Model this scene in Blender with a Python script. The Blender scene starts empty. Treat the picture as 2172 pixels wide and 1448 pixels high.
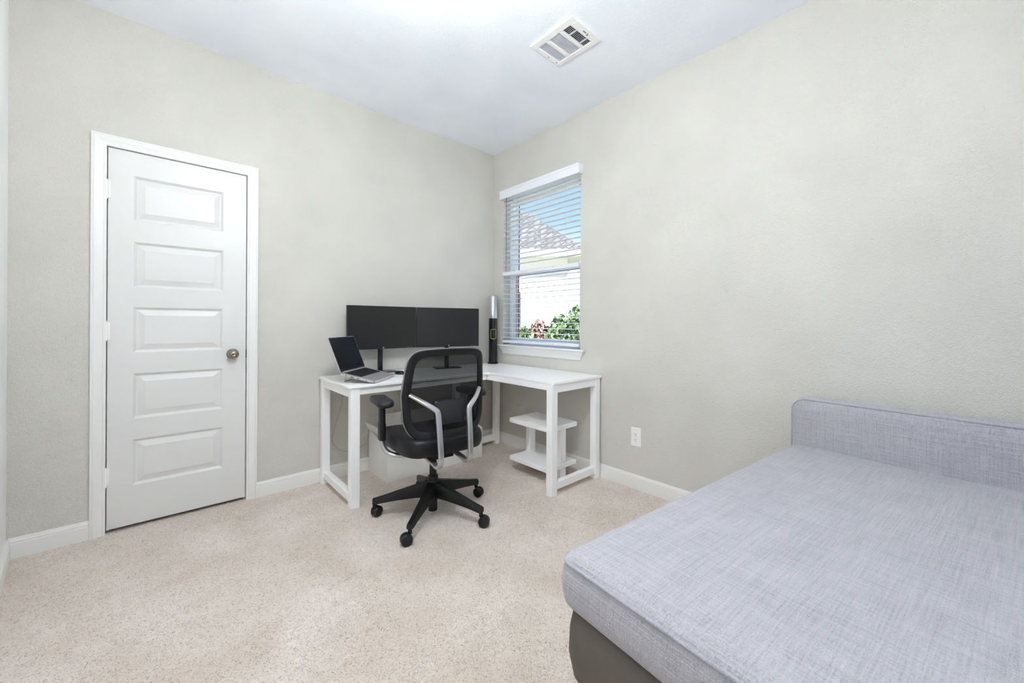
import bpy, bmesh, math, random
from mathutils import Vector, Matrix
random.seed(7)
SC = bpy.context.scene
COL = SC.collection

# ------------------------------------------------------------------ camera
F_PX, YAW, HORIZON, ROLL = 835.96, math.radians(47.85), 683.77, math.radians(0.3)
CAM = Vector((-2.4295, -2.9618, 1.1249))
fw = Vector((math.cos(YAW), math.sin(YAW), 0)); rt = Vector((math.sin(YAW), -math.cos(YAW), 0)); up = Vector((0, 0, 1))
R_ = rt * math.cos(ROLL) + up * math.sin(ROLL)
U_ = up * math.cos(ROLL) - rt * math.sin(ROLL)
cd = bpy.data.cameras.new('camera'); cam = bpy.data.objects.new('camera', cd); COL.objects.link(cam)
cam.matrix_world = Matrix(((R_.x, U_.x, -fw.x, CAM.x), (R_.y, U_.y, -fw.y, CAM.y), (R_.z, U_.z, -fw.z, CAM.z), (0, 0, 0, 1)))
cd.sensor_fit = 'HORIZONTAL'; cd.sensor_width = 36; cd.lens = F_PX / 2172 * 36
cd.shift_y = -(724 - HORIZON) / 2172; cd.clip_start = 0.02; cd.clip_end = 300
SC.camera = cam

# ------------------------------------------------------------------ sky, sun, exposure
wd = bpy.data.worlds.new('sky'); SC.world = wd; wd.use_nodes = True
nt = wd.node_tree; nt.nodes.clear()
wo = nt.nodes.new('ShaderNodeOutputWorld'); bg = nt.nodes.new('ShaderNodeBackground')
tc = nt.nodes.new('ShaderNodeTexCoord'); sx = nt.nodes.new('ShaderNodeSeparateXYZ'); rp = nt.nodes.new('ShaderNodeValToRGB')
nt.links.new(tc.outputs['Generated'], sx.inputs[0]); nt.links.new(sx.outputs['Z'], rp.inputs[0])
nt.links.new(rp.outputs[0], bg.inputs[0]); nt.links.new(bg.outputs[0], wo.inputs[0])
el = rp.color_ramp.elements
el[0].position = 0.0; el[0].color = (.93, .97, 1, 1)
el[1].position = 1.0; el[1].color = (.12, .24, .56, 1)
for pos, c in ((.09, (.78, .88, 1)), (.24, (.30, .45, .80)), (.45, (.20, .34, .70))):
    e = el.new(pos); e.color = (*c, 1)
SKY = 1.7
bg.inputs[1].default_value = SKY
sd = bpy.data.lights.new('sun', 'SUN'); sun = bpy.data.objects.new('sun', sd); COL.objects.link(sun)
sd.energy = 16.0; sd.angle = math.radians(.6); sd.color = (1, .96, .9)
sun.rotation_euler = (-Vector((.80, -.05, -.62))).to_track_quat('Z', 'Y').to_euler()
SC.view_settings.view_transform = 'Standard'; SC.view_settings.look = 'None'
SC.view_settings.gamma = 1; SC.view_settings.use_curve_mapping = False
SC.view_settings.exposure = 0.16
LAMP_STRENGTH = 66.0
SC.cycles.max_bounces = 12; SC.cycles.diffuse_bounces = 12; SC.cycles.glossy_bounces = 3; SC.cycles.transparent_max_bounces = 12
SC.cycles.caustics_reflective = False; SC.cycles.caustics_refractive = False
SC.cycles.sample_clamp_indirect = 6
SC.cycles.adaptive_threshold = 0.15; SC.cycles.adaptive_min_samples = 12

# ------------------------------------------------------------------ materials
def s2l(c):
    return tuple((x / 12.92 if x <= .04045 else ((x + .055) / 1.055) ** 2.4) for x in (v / 255 for v in c))
MATS = {}
def mat(name, rgb, rough=.5, metal=0., spec=.5, lin=False):
    m = bpy.data.materials.new(name); m.use_nodes = True
    b = m.node_tree.nodes['Principled BSDF']
    c = rgb if lin else s2l(rgb)
    b.inputs['Base Color'].default_value = (*c, 1); b.inputs['Roughness'].default_value = rough
    b.inputs['Metallic'].default_value = metal; b.inputs['Specular IOR Level'].default_value = spec
    MATS[name] = m
    return m
def N(m, kind, **kw):
    n = m.node_tree.nodes.new(kind)
    for k, v in kw.items():
        if k in n.inputs.keys(): n.inputs[k].default_value = v
        else: setattr(n, k, v)
    return n
def L(m, a, b): m.node_tree.links.new(a, b)
def objcoord(m, scale=(1, 1, 1)):
    t = N(m, 'ShaderNodeTexCoord'); mp = N(m, 'ShaderNodeMapping')
    mp.inputs['Scale'].default_value = scale
    L(m, t.outputs['Object'], mp.inputs[0]); return mp.outputs[0]
def bsdf(m): return m.node_tree.nodes['Principled BSDF']
def noise(m, co, scale, detail=2., rough=.5, dist=0.):
    n = N(m, 'ShaderNodeTexNoise'); n.inputs['Scale'].default_value = scale; n.inputs['Detail'].default_value = detail
    n.inputs['Roughness'].default_value = rough; n.inputs['Distortion'].default_value = dist
    L(m, co, n.inputs['Vector']); return n.outputs['Fac']
def ramp(m, fac, stops):
    r = N(m, 'ShaderNodeValToRGB'); e = r.color_ramp.elements
    e[0].position, e[0].color = stops[0][0], (*stops[0][1], 1)
    e[1].position, e[1].color = stops[-1][0], (*stops[-1][1], 1)
    for p, c in stops[1:-1]:
        q = e.new(p); q.color = (*c, 1)
    L(m, fac, r.inputs[0]); return r.outputs[0]
def bump(m, height, strength, dist, chain=None):
    b = N(m, 'ShaderNodeBump'); b.inputs['Strength'].default_value = strength; b.inputs['Distance'].default_value = dist
    L(m, height, b.inputs['Height'])
    if chain is not None: L(m, chain, b.inputs['Normal'])
    return b.outputs[0]
def math_(m, op, a, b):
    n = N(m, 'ShaderNodeMath'); n.operation = op
    for i, v in enumerate((a, b)):
        if isinstance(v, (int, float)): n.inputs[i].default_value = v
        else: L(m, v, n.inputs[i])
    return n.outputs[0]

def wall_paint(name, rgb, s=.35, worm=85):
    m = mat(name, rgb, .85, spec=.25); co = objcoord(m)
    c = s2l(rgb)
    big = noise(m, co, 2.2, 3)
    L(m, ramp(m, big, [(.3, tuple(x * .95 for x in c)), (.7, tuple(min(1, x * 1.04) for x in c))]), bsdf(m).inputs['Base Color'])
    L(m, bump(m, noise(m, co, worm, 2, .5, 1.6), s, .005), bsdf(m).inputs['Normal'])
    return m
wall_paint('wall_paint', (207, 204, 197), .65)
wall_paint('ceiling_paint', (241, 246, 254), .35, 60)
wall_paint('white_wall_paint', (240, 241, 240), .12)
mat('trim_white', (232, 231, 229), .34); mat('door_white', (221, 220, 218), .38)
mat('desk_white', (250, 250, 250), .3); mat('box_white', (232, 231, 228), .55); mat('vinyl_white', (244, 246, 248), .35)
mat('plate_white', (240, 239, 237), .3)
mat('blind_white', (236, 239, 244), .4)
mat('nickel', (150, 140, 125), .22, 1.); mat('dark_metal', (45, 42, 38), .4, .8)
mat('black_plastic', (17, 17, 18), .42, spec=.4); mat('black_gloss', (24, 24, 30), .18); mat('black_leather', (16, 17, 20), .42, spec=.35)
mat('grey_trim', (120, 121, 126), .35)
mat('soft_black', (25, 25, 28), .5); mat('silver', (196, 196, 198), .33, .85); mat('laptop_silver', (200, 196, 198), .35, .6)
mat('screen', (26, 25, 25), .3); mat('laptop_screen', (26, 26, 27), .2); mat('bezel', (18, 19, 22), .35)
mat('key', (38, 38, 44), .5); mat('gold', (196, 160, 90), .35, .6); mat('cord_white', (214, 216, 220), .6)
mat('grey_cable', (172, 168, 158), .6); mat('slot_dark', (70, 68, 66), .6); mat('grille_grey', (226, 227, 234), .45); mat('shade_black', (12, 12, 13), .7)
mat('concrete', (190, 186, 178), .9); mat('fascia', (236, 232, 224), .6); mat('cream_wall', (240, 238, 234), .85)
mat('stem_brown', (92, 70, 50), .8); mat('print_grey', (120, 120, 122), .6); mat('fence_wood', (205, 190, 168), .85)
mat('glass_dark', (70, 84, 92), .1)
# carpet
m = mat('carpet', (205, 188, 172), .95, spec=.1); co = objcoord(m)
big = noise(m, co, 2.6, 4, .55, .4); fine = noise(m, co, 72, 2, .5, 2.6); tiny = noise(m, co, 330, 2)
ca, cb = s2l((228, 212, 198)), s2l((244, 233, 223))
base = ramp(m, big, [(.34, ca), (.66, cb)])
fcol = ramp(m, fine, [(.33, (.64, .59, .54)), (.45, (1, 1, 1)), (.75, (1.08, 1.08, 1.08))])  # valleys of the pile darkened in the colour, as shade between tufts
mx = N(m, 'ShaderNodeMix', data_type='RGBA', blend_type='MULTIPLY'); mx.inputs[0].default_value = 1
L(m, base, mx.inputs[6]); L(m, fcol, mx.inputs[7]); L(m, mx.outputs[2], bsdf(m).inputs['Base Color'])
L(m, bump(m, tiny, .5, .004, bump(m, fine, .8, .014)), bsdf(m).inputs['Normal'])
bsdf(m).inputs['Sheen Weight'].default_value = .25
# sofa fabric
def fabric(name, rgb, lo=.80, hi=1.14):
    m = mat(name, rgb, .95, spec=.15); c = s2l(rgb)
    t = N(m, 'ShaderNodeTexCoord'); outs = []
    for sc in ((7, 260, 260), (260, 7, 260), (260, 260, 7)):
        mp = N(m, 'ShaderNodeMapping'); mp.inputs['Scale'].default_value = sc
        L(m, t.outputs['Object'], mp.inputs[0]); outs.append(noise(m, mp.outputs[0], 1.0, 2, .6, .3))
    s_ = math_(m, 'ADD', math_(m, 'ADD', outs[0], outs[1]), outs[2])
    s_ = math_(m, 'MULTIPLY', s_, .3333)
    mp = N(m, 'ShaderNodeMapping'); L(m, t.outputs['Object'], mp.inputs[0])
    s2 = math_(m, 'ADD', s_, math_(m, 'MULTIPLY', math_(m, 'SUBTRACT', noise(m, mp.outputs[0], 7, 3), .5), .14))
    L(m, ramp(m, s2, [(.36, tuple(x * lo for x in c)), (.5, c), (.64, tuple(x * hi for x in c))]), bsdf(m).inputs['Base Color'])
    L(m, bump(m, s_, .9, .006), bsdf(m).inputs['Normal'])
    bsdf(m).inputs['Sheen Weight'].default_value = .2
    return m
fabric('sofa_fabric', (172, 170, 176), .76, 1.18); fabric('piping_fabric', (166, 165, 173))
m = mat('base_fabric', (92, 86, 78), .6, spec=.4); co = objcoord(m, (1, 1, .35))
L(m, bump(m, noise(m, co, 9, 2), .35, .05), bsdf(m).inputs['Normal'])
# chair mesh
m = mat('mesh_black', (20, 20, 22), .7, spec=.2)
nt_ = m.node_tree; out = nt_.nodes['Material Output']
tr = N(m, 'ShaderNodeBsdfTransparent'); mxs = N(m, 'ShaderNodeMixShader')
co = objcoord(m, (1, 1, 1)); wv = N(m, 'ShaderNodeTexWave', bands_direction='Z'); wv.inputs['Scale'].default_value = 55; L(m, co, wv.inputs[0])
L(m, math_(m, 'ADD', math_(m, 'MULTIPLY', wv.outputs['Fac'], .06), .83), mxs.inputs[0])
L(m, tr.outputs[0], mxs.inputs[1]); L(m, bsdf(m).outputs[0], mxs.inputs[2]); L(m, mxs.outputs[0], out.inputs[0])
# window glass
m = mat('window_glass', (255, 255, 255), .02); nt_ = m.node_tree
tr = N(m, 'ShaderNodeBsdfTransparent'); tr.inputs[0].default_value = (.97, .985, .98, 1)
gl = N(m, 'ShaderNodeBsdfGlossy'); gl.inputs['Roughness'].default_value = .02
lw = N(m, 'ShaderNodeLayerWeight'); mxs = N(m, 'ShaderNodeMixShader')
L(m, math_(m, 'ADD', math_(m, 'MULTIPLY', math_(m, 'POWER', lw.outputs['Facing'], 5.), .6), .02), mxs.inputs[0]); L(m, tr.outputs[0], mxs.inputs[1]); L(m, gl.outputs[0], mxs.inputs[2])
L(m, mxs.outputs[0], nt_.nodes['Material Output'].inputs[0])
# lamp glass
m = mat('lamp_glass', (255, 250, 240), .4); b = bsdf(m)
b.inputs['Emission Color'].default_value = (.94, .975, 1, 1); b.inputs['Emission Strength'].default_value = LAMP_STRENGTH
# brick
m = mat('brick_face', (190, 110, 80), .9); co = objcoord(m)
bk = N(m, 'ShaderNodeTexBrick'); bk.inputs['Scale'].default_value = 4.4
bk.inputs['Color1'].default_value = (*s2l((196, 112, 78)), 1); bk.inputs['Color2'].default_value = (*s2l((168, 88, 62)), 1); bk.inputs['Mortar'].default_value = (*s2l((205, 196, 184)), 1)
L(m, co, bk.inputs[0]); L(m, bk.outputs[0], bsdf(m).inputs['Base Color'])
# shingles, grass, leaves
m = mat('shingle', (120, 117, 118), .95); co = objcoord(m)
bk = N(m, 'ShaderNodeTexBrick'); bk.inputs['Scale'].default_value = 2.2; bk.inputs['Mortar Size'].default_value = .03
bk.inputs['Color1'].default_value = (*s2l((124, 121, 122)), 1); bk.inputs['Color2'].default_value = (*s2l((100, 98, 99)), 1); bk.inputs['Mortar'].default_value = (*s2l((74, 72, 73)), 1)
L(m, co, bk.inputs[0]); L(m, bk.outputs[0], bsdf(m).inputs['Base Color'])
m = mat('grass', (120, 140, 84), .95); co = objcoord(m)
L(m, ramp(m, noise(m, co, 6, 4), [(.3, s2l((140, 144, 116))), (.7, s2l((172, 172, 148)))]), bsdf(m).inputs['Base Color'])
for nm, a_, b_ in (('leaf_green', (76, 100, 66), (122, 142, 102)), ('leaf_red', (134, 90, 82), (156, 126, 112))):
    m = mat(nm, a_, .6); co = objcoord(m)
    L(m, ramp(m, noise(m, co, 14, 2), [(.3, s2l(a_)), (.7, s2l(b_))]), bsdf(m).inputs['Base Color'])

# ------------------------------------------------------------------ mesh helpers
class MB:
    def __init__(s): s.v = []; s.f = []; s.mi = []
    def add(s, vs, fs, mi=0):
        o = len(s.v); s.v += [tuple(v) for v in vs]; s.f += [tuple(i + o for i in f) for f in fs]; s.mi += [mi] * len(fs)
        return s
    def box(s, a, b, mi=0, M=None):
        x0, y0, z0 = (min(a[i], b[i]) for i in range(3)); x1, y1, z1 = (max(a[i], b[i]) for i in range(3))
        vs = [Vector(p) for p in ((x0, y0, z0), (x1, y0, z0), (x1, y1, z0), (x0, y1, z0), (x0, y0, z1), (x1, y0, z1), (x1, y1, z1), (x0, y1, z1))]
        if M is not None: vs = [M @ v for v in vs]
        return s.add(vs, [(0, 3, 2, 1), (4, 5, 6, 7), (0, 1, 5, 4), (1, 2, 6, 5), (2, 3, 7, 6), (3, 0, 4, 7)], mi)
    def rings(s, rs, caps=True, closed_ring=True, mi=0, closed_path=False):
        n = len(rs[0]); o = len(s.v)
        for r in rs: s.v += [tuple(p) for p in r]
        fs = []
        m_ = len(rs)
        for i in range(m_ if closed_path else m_ - 1):
            for j in range(n if closed_ring else n - 1):
                a = o + i * n + j; b = o + i * n + (j + 1) % n; i2 = (i + 1) % m_
                fs.append((a, b, o + i2 * n + (j + 1) % n, o + i2 * n + j))
        if caps and not closed_path:
            fs.append(tuple(o + j for j in range(n))[::-1]); fs.append(tuple(o + (m_ - 1) * n + j for j in range(n)))
        s.f += fs; s.mi += [mi] * len(fs); return s
    def cyl(s, p0, p1, r0, r1=None, n=20, mi=0, caps=True):
        p0, p1 = Vector(p0), Vector(p1); r1 = r0 if r1 is None else r1
        d = (p1 - p0).normalized(); a = d.orthogonal().normalized(); b = d.cross(a)
        rs = [[p + (a * math.cos(t) + b * math.sin(t)) * r for t in (2 * math.pi * k / n for k in range(n))] for p, r in ((p0, r0), (p1, r1))]
        return s.rings(rs, caps, mi=mi)
    def lathe(s, prof, c=(0, 0, 0), axis='z', n=32, mi=0):
        rs = []
        for r, h in prof:
            ring = []
            for k in range(n):
                t = 2 * math.pi * k / n; x, y = r * math.cos(t), r * math.sin(t)
                p = {'z': (x, y, h), 'y': (x, h, -y), 'x': (h, x, y)}[axis]
                ring.append((p[0] + c[0], p[1] + c[1], p[2] + c[2]))
            rs.append(ring)
        return s.rings(rs, True, mi=mi)
    def sweep(s, path, sec, upv=(0, 0, 1), closed=False, mi=0, scale=None, lock=None):
        # sec: 2-D points (a along side vector, b along up vector)
        P = [Vector(p) for p in path]; n = len(P); rs = []; upv = Vector(upv); prev = None
        for i in range(n):
            a = P[(i - 1) % n] if (closed or i > 0) else P[i]; b = P[(i + 1) % n] if (closed or i < n - 1) else P[i]
            t = (b - a).normalized()
            if lock is not None: side = Vector(lock); side = (side - t * side.dot(t)).normalized(); u = t.cross(side) * -1
            elif prev is None:
                side = t.cross(upv)
                if side.length < 1e-4: side = t.orthogonal()
                side.normalize(); u = side.cross(t).normalized()
            else:
                side = (prev - t * prev.dot(t)).normalized(); u = side.cross(t).normalized()
            if lock is None: prev = side
            k = 1 if scale is None else scale[i]
            rs.append([P[i] + side * (q[0] * k) + u * (q[1] * k) for q in sec])
        return s.rings(rs, True, mi=mi, closed_path=closed)
    def tube(s, path, r, n=10, closed=False, mi=0):
        return s.sweep(path, [(r * math.cos(2 * math.pi * k / n), r * math.sin(2 * math.pi * k / n)) for k in range(n)], closed=closed, mi=mi)
    def mesh(s, name):
        me = bpy.data.meshes.new(name); me.from_pydata(s.v, [], s.f); me.polygons.foreach_set('material_index', s.mi)
        bm = bmesh.new(); bm.from_mesh(me); bmesh.ops.recalc_face_normals(bm, faces=bm.faces); bm.to_mesh(me); bm.free(); me.update()
        return me
    def build(s, name, mats, parent=None, smooth=None, bevel=None, seg=2):
        me = s.mesh(name); o = bpy.data.objects.new(name, me); COL.objects.link(o)
        for mm in ([mats] if isinstance(mats, str) else mats): me.materials.append(MATS[mm])
        if bevel:
            md = o.modifiers.new('bevel', 'BEVEL'); md.width = bevel; md.segments = seg; md.limit_method = 'ANGLE'; md.angle_limit = math.radians(40)
            md.harden_normals = False
        if smooth is not None: shade(o, smooth)
        if parent: o.parent = parent
        return o
def shade(o, ang=40):
    me = o.data
    for p in me.polygons: p.use_smooth = True
    me.set_sharp_from_angle(angle=math.radians(ang))
def tag(o, label=None, cat=None, group=None, kind=None):
    if label: o['label'] = label
    if cat: o['category'] = cat
    if group: o['group'] = group
    if kind: o['kind'] = kind
    return o
def thing(name, loc, rz=0, label=None, cat=None, group=None, kind=None):
    o = bpy.data.objects.new(name, None); COL.objects.link(o); o.location = loc; o.rotation_euler = (0, 0, rz); o.empty_display_size = .1
    return tag(o, label, cat, group, kind)
def place(name, mesh, parent, loc=(0, 0, 0), rot=(0, 0, 0)):
    o = bpy.data.objects.new(name, mesh); COL.objects.link(o); o.parent = parent; o.location = loc; o.rotation_euler = rot
    return o
def cr(pts, k=6, closed=False):
    P = [Vector(p) for p in pts]; n = len(P); out_ = []
    for i in range(n if closed else n - 1):
        g = lambda j: P[j % n] if closed else P[max(0, min(n - 1, j))]
        p0, p1, p2, p3 = g(i - 1), g(i), g(i + 1), g(i + 2)
        for q in range(k):
            t = q / k
            out_.append(.5 * ((2 * p1) + (p2 - p0) * t + (2 * p0 - 5 * p1 + 4 * p2 - p3) * t * t + (3 * p1 - p0 - 3 * p2 + p3) * t ** 3))
    if not closed: out_.append(P[-1])
    return out_
def rrect(w, h, r, n=5):
    pts = []
    for cx, cy, a0 in ((w / 2 - r, h / 2 - r, 0), (-w / 2 + r, h / 2 - r, 90), (-w / 2 + r, -h / 2 + r, 180), (w / 2 - r, -h / 2 + r, 270)):
        for k in range(n + 1):
            a = math.radians(a0 + 90 * k / n); pts.append((cx + r * math.cos(a), cy + r * math.sin(a)))
    return pts
def sgnpow(c, e): return math.copysign(abs(c) ** e, c)

# ------------------------------------------------------------------ room shell
CH = 2.743                      # ceiling height
XL, YF = -2.86, -4.55           # left wall (main run) and wall behind the camera
LC = (-2.945, 0.0); LK = (-2.865, -.72)   # the left wall meets the door wall at a slight angle
DX0, DX1, DH = -2.628, -1.995, 2.048      # door opening
WY0, WY1, WZ0, WZ1 = -1.062, -.152, .905, 2.33   # window opening (y, z)
T = .12
b = MB(); b.box((XL - .3, YF - .2, -.12), (.0, T, 0)); fl = b.build('floor', 'carpet'); tag(fl, 'beige textured carpet floor', kind='structure')
b = MB(); b.box((XL - .3, YF - .2, CH), (.25, T, CH + .2)); o = b.build('ceiling', 'ceiling_paint'); tag(o, 'white lightly textured ceiling', kind='structure')
b = MB()
b.box((-3.2, 0, 0), (DX0, T, CH)); b.box((DX1, 0, 0), (0, T, CH)); b.box((DX0, 0, DH), (DX1, T, CH))
o = b.build('wall_back', 'wall_paint'); tag(o, 'greige textured wall with the narrow closet door', kind='structure')
b = MB()
def wall_x(mb, x0, x1, mi):
    mb.box((x0, YF - .2, -.12), (x1, WY0, CH), mi); mb.box((x0, WY1, -.12), (x1, T, CH), mi)
    mb.box((x0, WY0, -.12), (x1, WY1, WZ0), mi); mb.box((x0, WY0, WZ1), (x1, WY1, CH), mi)
wall_x(b, 0, .13, 0); wall_x(b, .13, .208, 1)
o = b.build('wall_right', ['wall_paint', 'brick_face']); tag(o, 'greige textured wall with the window and the outlet', kind='structure')
b = MB()
prism = [(LC[0], LC[1]), (LK[0], LK[1]), (XL, -1.2), (XL, YF - .2), (XL - .3, YF - .2), (XL - .3, 0)]
b.rings([[(x, y, -.12) for x, y in prism], [(x, y, CH) for x, y in prism]])
o = b.build('wall_left', 'white_wall_paint'); tag(o, 'white wall at the left edge of the view', kind='structure')
b = MB(); WX0, WX1 = -2.3, -.7
b.box((XL - .3, YF - T, -.12), (WX0, YF, CH)); b.box((WX1, YF - T, -.12), (.0, YF, CH))
b.box((WX0, YF - T, -.12), (WX1, YF, .75)); b.box((WX0, YF - T, 2.3), (WX1, YF, CH))
o = b.build('wall_front', 'wall_paint'); tag(o, 'greige wall behind the viewer', kind='structure')
# added window, unseen behind the viewer, lets in soft fill daylight
b = MB()
for a, c in (((WX0, YF - .09, .75), (WX0 + .05, YF - .03, 2.3)), ((WX1 - .05, YF - .09, .75), (WX1, YF - .03, 2.3)), ((WX0, YF - .09, .75), (WX1, YF - .03, .8)),
             ((WX0, YF - .09, 2.25), (WX1, YF - .03, 2.3)), ((WX0, YF - .09, 1.5), (WX1, YF - .03, 1.55)), ((-1.525, YF - .09, .75), (-1.475, YF - .03, 2.3))):
    b.box(a, c)
w2 = b.build('fill_window', 'vinyl_white'); tag(w2, 'added white framed window for fill daylight, unseen behind the viewer', kind='structure')
b = MB(); b.box((WX0 + .02, YF - .065, .77), (WX1 - .02, YF - .06, 2.28)); b.build('pane', 'window_glass', w2)

# baseboards (profile: out from wall, height)
BP = [(0, 0), (.013, 0), (.013, .068), (.0115, .071), (.0115, .074), (.0125, .077), (.0115, .083), (.0075, .087), (.0075, .090), (.005, .095), (0, .095)]
def baseboard(name, p0, p1, nrm, label):
    p0, p1, nrm = Vector((*p0, 0)), Vector((*p1, 0)), Vector((*nrm, 0)).normalized()
    b = MB(); b.rings([[p + nrm * q[0] + Vector((0, 0, q[1])) for q in BP] for p in (p0, p1)])
    o = b.build(name, 'trim_white'); return tag(o, label, kind='structure')
CW = .058                         # casing width
CI0, CI1, CIT = DX0 + .008, DX1 - .008, DH - .008
baseboard('baseboard_back', (CI1 + CW, 0), (0, 0), (0, -1), 'white moulded baseboard running from the door to the corner')
baseboard('baseboard_back', LC, (CI0 - CW, 0), (0, -1), 'short white baseboard left of the door')
baseboard('baseboard_right', (0, 0), (0, YF), (-1, 0), 'white moulded baseboard under the window wall')
d_ = Vector((LK[0] - LC[0], LK[1] - LC[1])); baseboard('baseboard_left', LC, LK, (-d_.y, d_.x), 'white baseboard at the left edge of the view')
baseboard('baseboard_front', (XL, YF), (0, YF), (0, 1), 'white baseboard behind the viewer')

# ------------------------------------------------------------------ door, jamb, casing
b = MB()
JT = .006
b.box((DX0, 0.0, 0), (DX0 + JT, T, DH)); b.box((DX1 - JT, 0, 0), (DX1, T, DH)); b.box((DX0, 0, DH - JT), (DX1, T, DH))
b.box((DX0, .045, 0), (DX0 + .02, .06, DH)); b.box((DX1 - .02, .045, 0), (DX1, .06, DH)); b.box((DX0, .045, DH - .02), (DX1, .06, DH))
jamb = b.build('trim_2', 'trim_white'); tag(jamb, 'white door jamb inside the casing', kind='structure')
b = MB(); b.box((DX0, .085, 0), (DX1, T, DH)); o = b.build('closet_shade', 'shade_black', jamb)  # near-black sheet paints the closet's darkness behind the door and stops light leaks
# casing: profile across width (0 inner .. CW outer), projection
CPF = [(0, 0), (0, .008), (.003, .011), (.010, .011), (.013, .009), (.030, .0125), (.040, .0165), (.046, .0165), (.048, .0145), (.051, .0165), (.056, .0165), (CW, .0145), (CW, 0)]
b = MB()
path = []
def cp(corner, w, pr):
    if corner == 0: return (CI0 - w, -pr, 0)
    if corner == 1: return (CI0 - w, -pr, CIT + w)
    if corner == 2: return (CI1 + w, -pr, CIT + w)
    return (CI1 + w, -pr, 0)
trim = thing('trim_1', ((DX0 + DX1) / 2, 0, 0), 0, 'white moulded casing around the closet door', kind='structure')
for k, nm in ((0, 'side_casing'), (1, 'head_casing'), (2, 'side_casing')):
    b = MB(); b.rings([[Vector(cp(c, *q)) - trim.location for q in CPF] for c in (k, k + 1)])
    b.build(nm, 'trim_white', trim, smooth=30)

SX0, SX1, SZ0, SZ1, SY = -2.6165, -2.0065, .020, 2.037, .004
door = thing('door_1', (SX0, SY, SZ0), 0, 'narrow white five-panel closet door with nickel knob', kind='structure')
W_, H_ = SX1 - SX0, SZ1 - SZ0
PX0, PX1 = .0985, .4935
PZ = [(.231, .479), (.591, .837), (.951, 1.198), (1.305, 1.553), (1.668, 1.909)]
PZ = [(a - SZ0, c - SZ0) for a, c in PZ]
b = MB(); D = .035
b.box((0, .013, 0), (W_, D, H_))
zs = [0] + [v for p in PZ for v in p] + [H_]
b.box((0, 0, 0), (PX0, .0131, H_)); b.box((PX1, 0, 0), (W_, .0131, H_))
for i in range(0, 12, 2): b.box((PX0, 0, zs[i]), (PX1, .0131, zs[i + 1]))
b.build('door_slab', 'door_white', door)
for z0, z1 in PZ:
    b = MB(); rs = []
    for ins, dep in ((0, 0), (.004, .003), (.012, .0115), (.017, .0115), (.044, .003), (.0445, .0015)):
        rs.append([(PX0 + ins, dep, z0 + ins), (PX1 - ins, dep, z0 + ins), (PX1 - ins, dep, z1 - ins), (PX0 + ins, dep, z1 - ins)])
    b.rings(rs, caps=False); n = len(b.v); b.f.append((n - 4, n - 3, n - 2, n - 1)); b.mi.append(0)
    o = b.build('panel', 'door_white', door)
for z in (.30, 1.07, 1.815):
    b = MB(); zc = z - SZ0
    b.cyl((-.004, -.009, zc - .048), (-.004, -.009, zc + .048), .0062, n=14)
    b.cyl((-.004, -.009, zc - .052), (-.004, -.009, zc - .048), .0045, n=12); b.cyl((-.004, -.009, zc + .048), (-.004, -.009, zc + .052), .0045, n=12)
    b.box((-.003, -.004, zc - .045), (.010, .001, zc + .045))
    b.build('hinge', 'plate_white', door, smooth=35)
KX, KZ = -2.078 - SX0 + .004, .922 - SZ0
b = MB(); b.lathe([(.001, -.0), (.032, 0), (.032, -.004), (.029, -.009), (.020, -.011), (.012, -.013), (.011, -.026), (.013, -.030), (.022, -.033), (.0265, -.040), (.0275, -.047), (.0255, -.054), (.019, -.060), (.010, -.063), (.008, -.0615), (.001, -.0615)], (KX, 0, KZ), 'y', 36)
b.build('door_knob', 'nickel', door, smooth=40)
b = MB(); b.rings([[(W_ + .001, -.001, KZ - .028), (W_ + .006, -.0055, KZ - .014), (W_ + .006, -.0055, KZ + .014), (W_ + .001, -.001, KZ + .028)],
                   [(W_ + .001, .012, KZ - .028), (W_ + .006, .012, KZ - .014), (W_ + .006, .012, KZ + .014), (W_ + .001, .012, KZ + .028)]])
b.build('latch_plate', 'dark_metal', door)

# ------------------------------------------------------------------ window
win = thing('window_1', (0, (WY0 + WY1) / 2, WZ0), 0, 'white single-hung window beside the room corner', kind='structure')
wl = win.location
def wbox(mb, a, c): mb.box(Vector(a) - wl, Vector(c) - wl)
b = MB(); FW = .035
for a, c in (((.085, WY1 - FW, WZ0), (.15, WY1, WZ1)), ((.085, WY0, WZ0), (.15, WY0 + FW, WZ1)), ((.085, WY0 + FW, WZ0), (.15, WY1 - FW, WZ0 + .03)), ((.085, WY0 + FW, WZ1 - FW), (.15, WY1 - FW, WZ1))):
    wbox(b, a, c)
b.build('window_frame', 'vinyl_white', win, bevel=.003)
MZ = 1.585
def sash(name, x0, x1, z0, z1):
    y0, y1 = WY0 + FW, WY1 - FW; r = .042
    b = MB()
    wbox(b, (x0, y0, z0), (x1, y0 + r, z1)); wbox(b, (x0, y1 - r, z0), (x1, y1, z1)); wbox(b, (x0, y0 + r, z0), (x1, y1 - r, z0 + r)); wbox(b, (x0, y0 + r, z1 - r), (x1, y1 - r, z1))
    s_ = b.build(name, 'vinyl_white', win, bevel=.002)
    b = MB(); xm = (x0 + x1) / 2; wbox(b, (xm, y0 + r - .004, z0 + r - .004), (xm + .004, y1 - r + .004, z1 - r + .004)); b.build('pane', 'window_glass', s_)
    b = MB()   # dark glazing gasket
    g = .004
    for a, c in (((x0 + .008, y0 + r, z0 + r), (xm, y0 + r + g, z1 - r)), ((x0 + .008, y1 - r - g, z0 + r), (xm, y1 - r, z1 - r)), ((x0 + .008, y0 + r, z1 - r - g), (xm, y1 - r, z1 - r))):
        wbox(b, a, c)
    b.build('gasket', 'glass_dark', s_)
    return s_
sash('upper_sash', .118, .145, MZ - .02, WZ1 - FW); sash('lower_sash', .088, .116, WZ0 + .03, MZ + .02)

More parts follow.
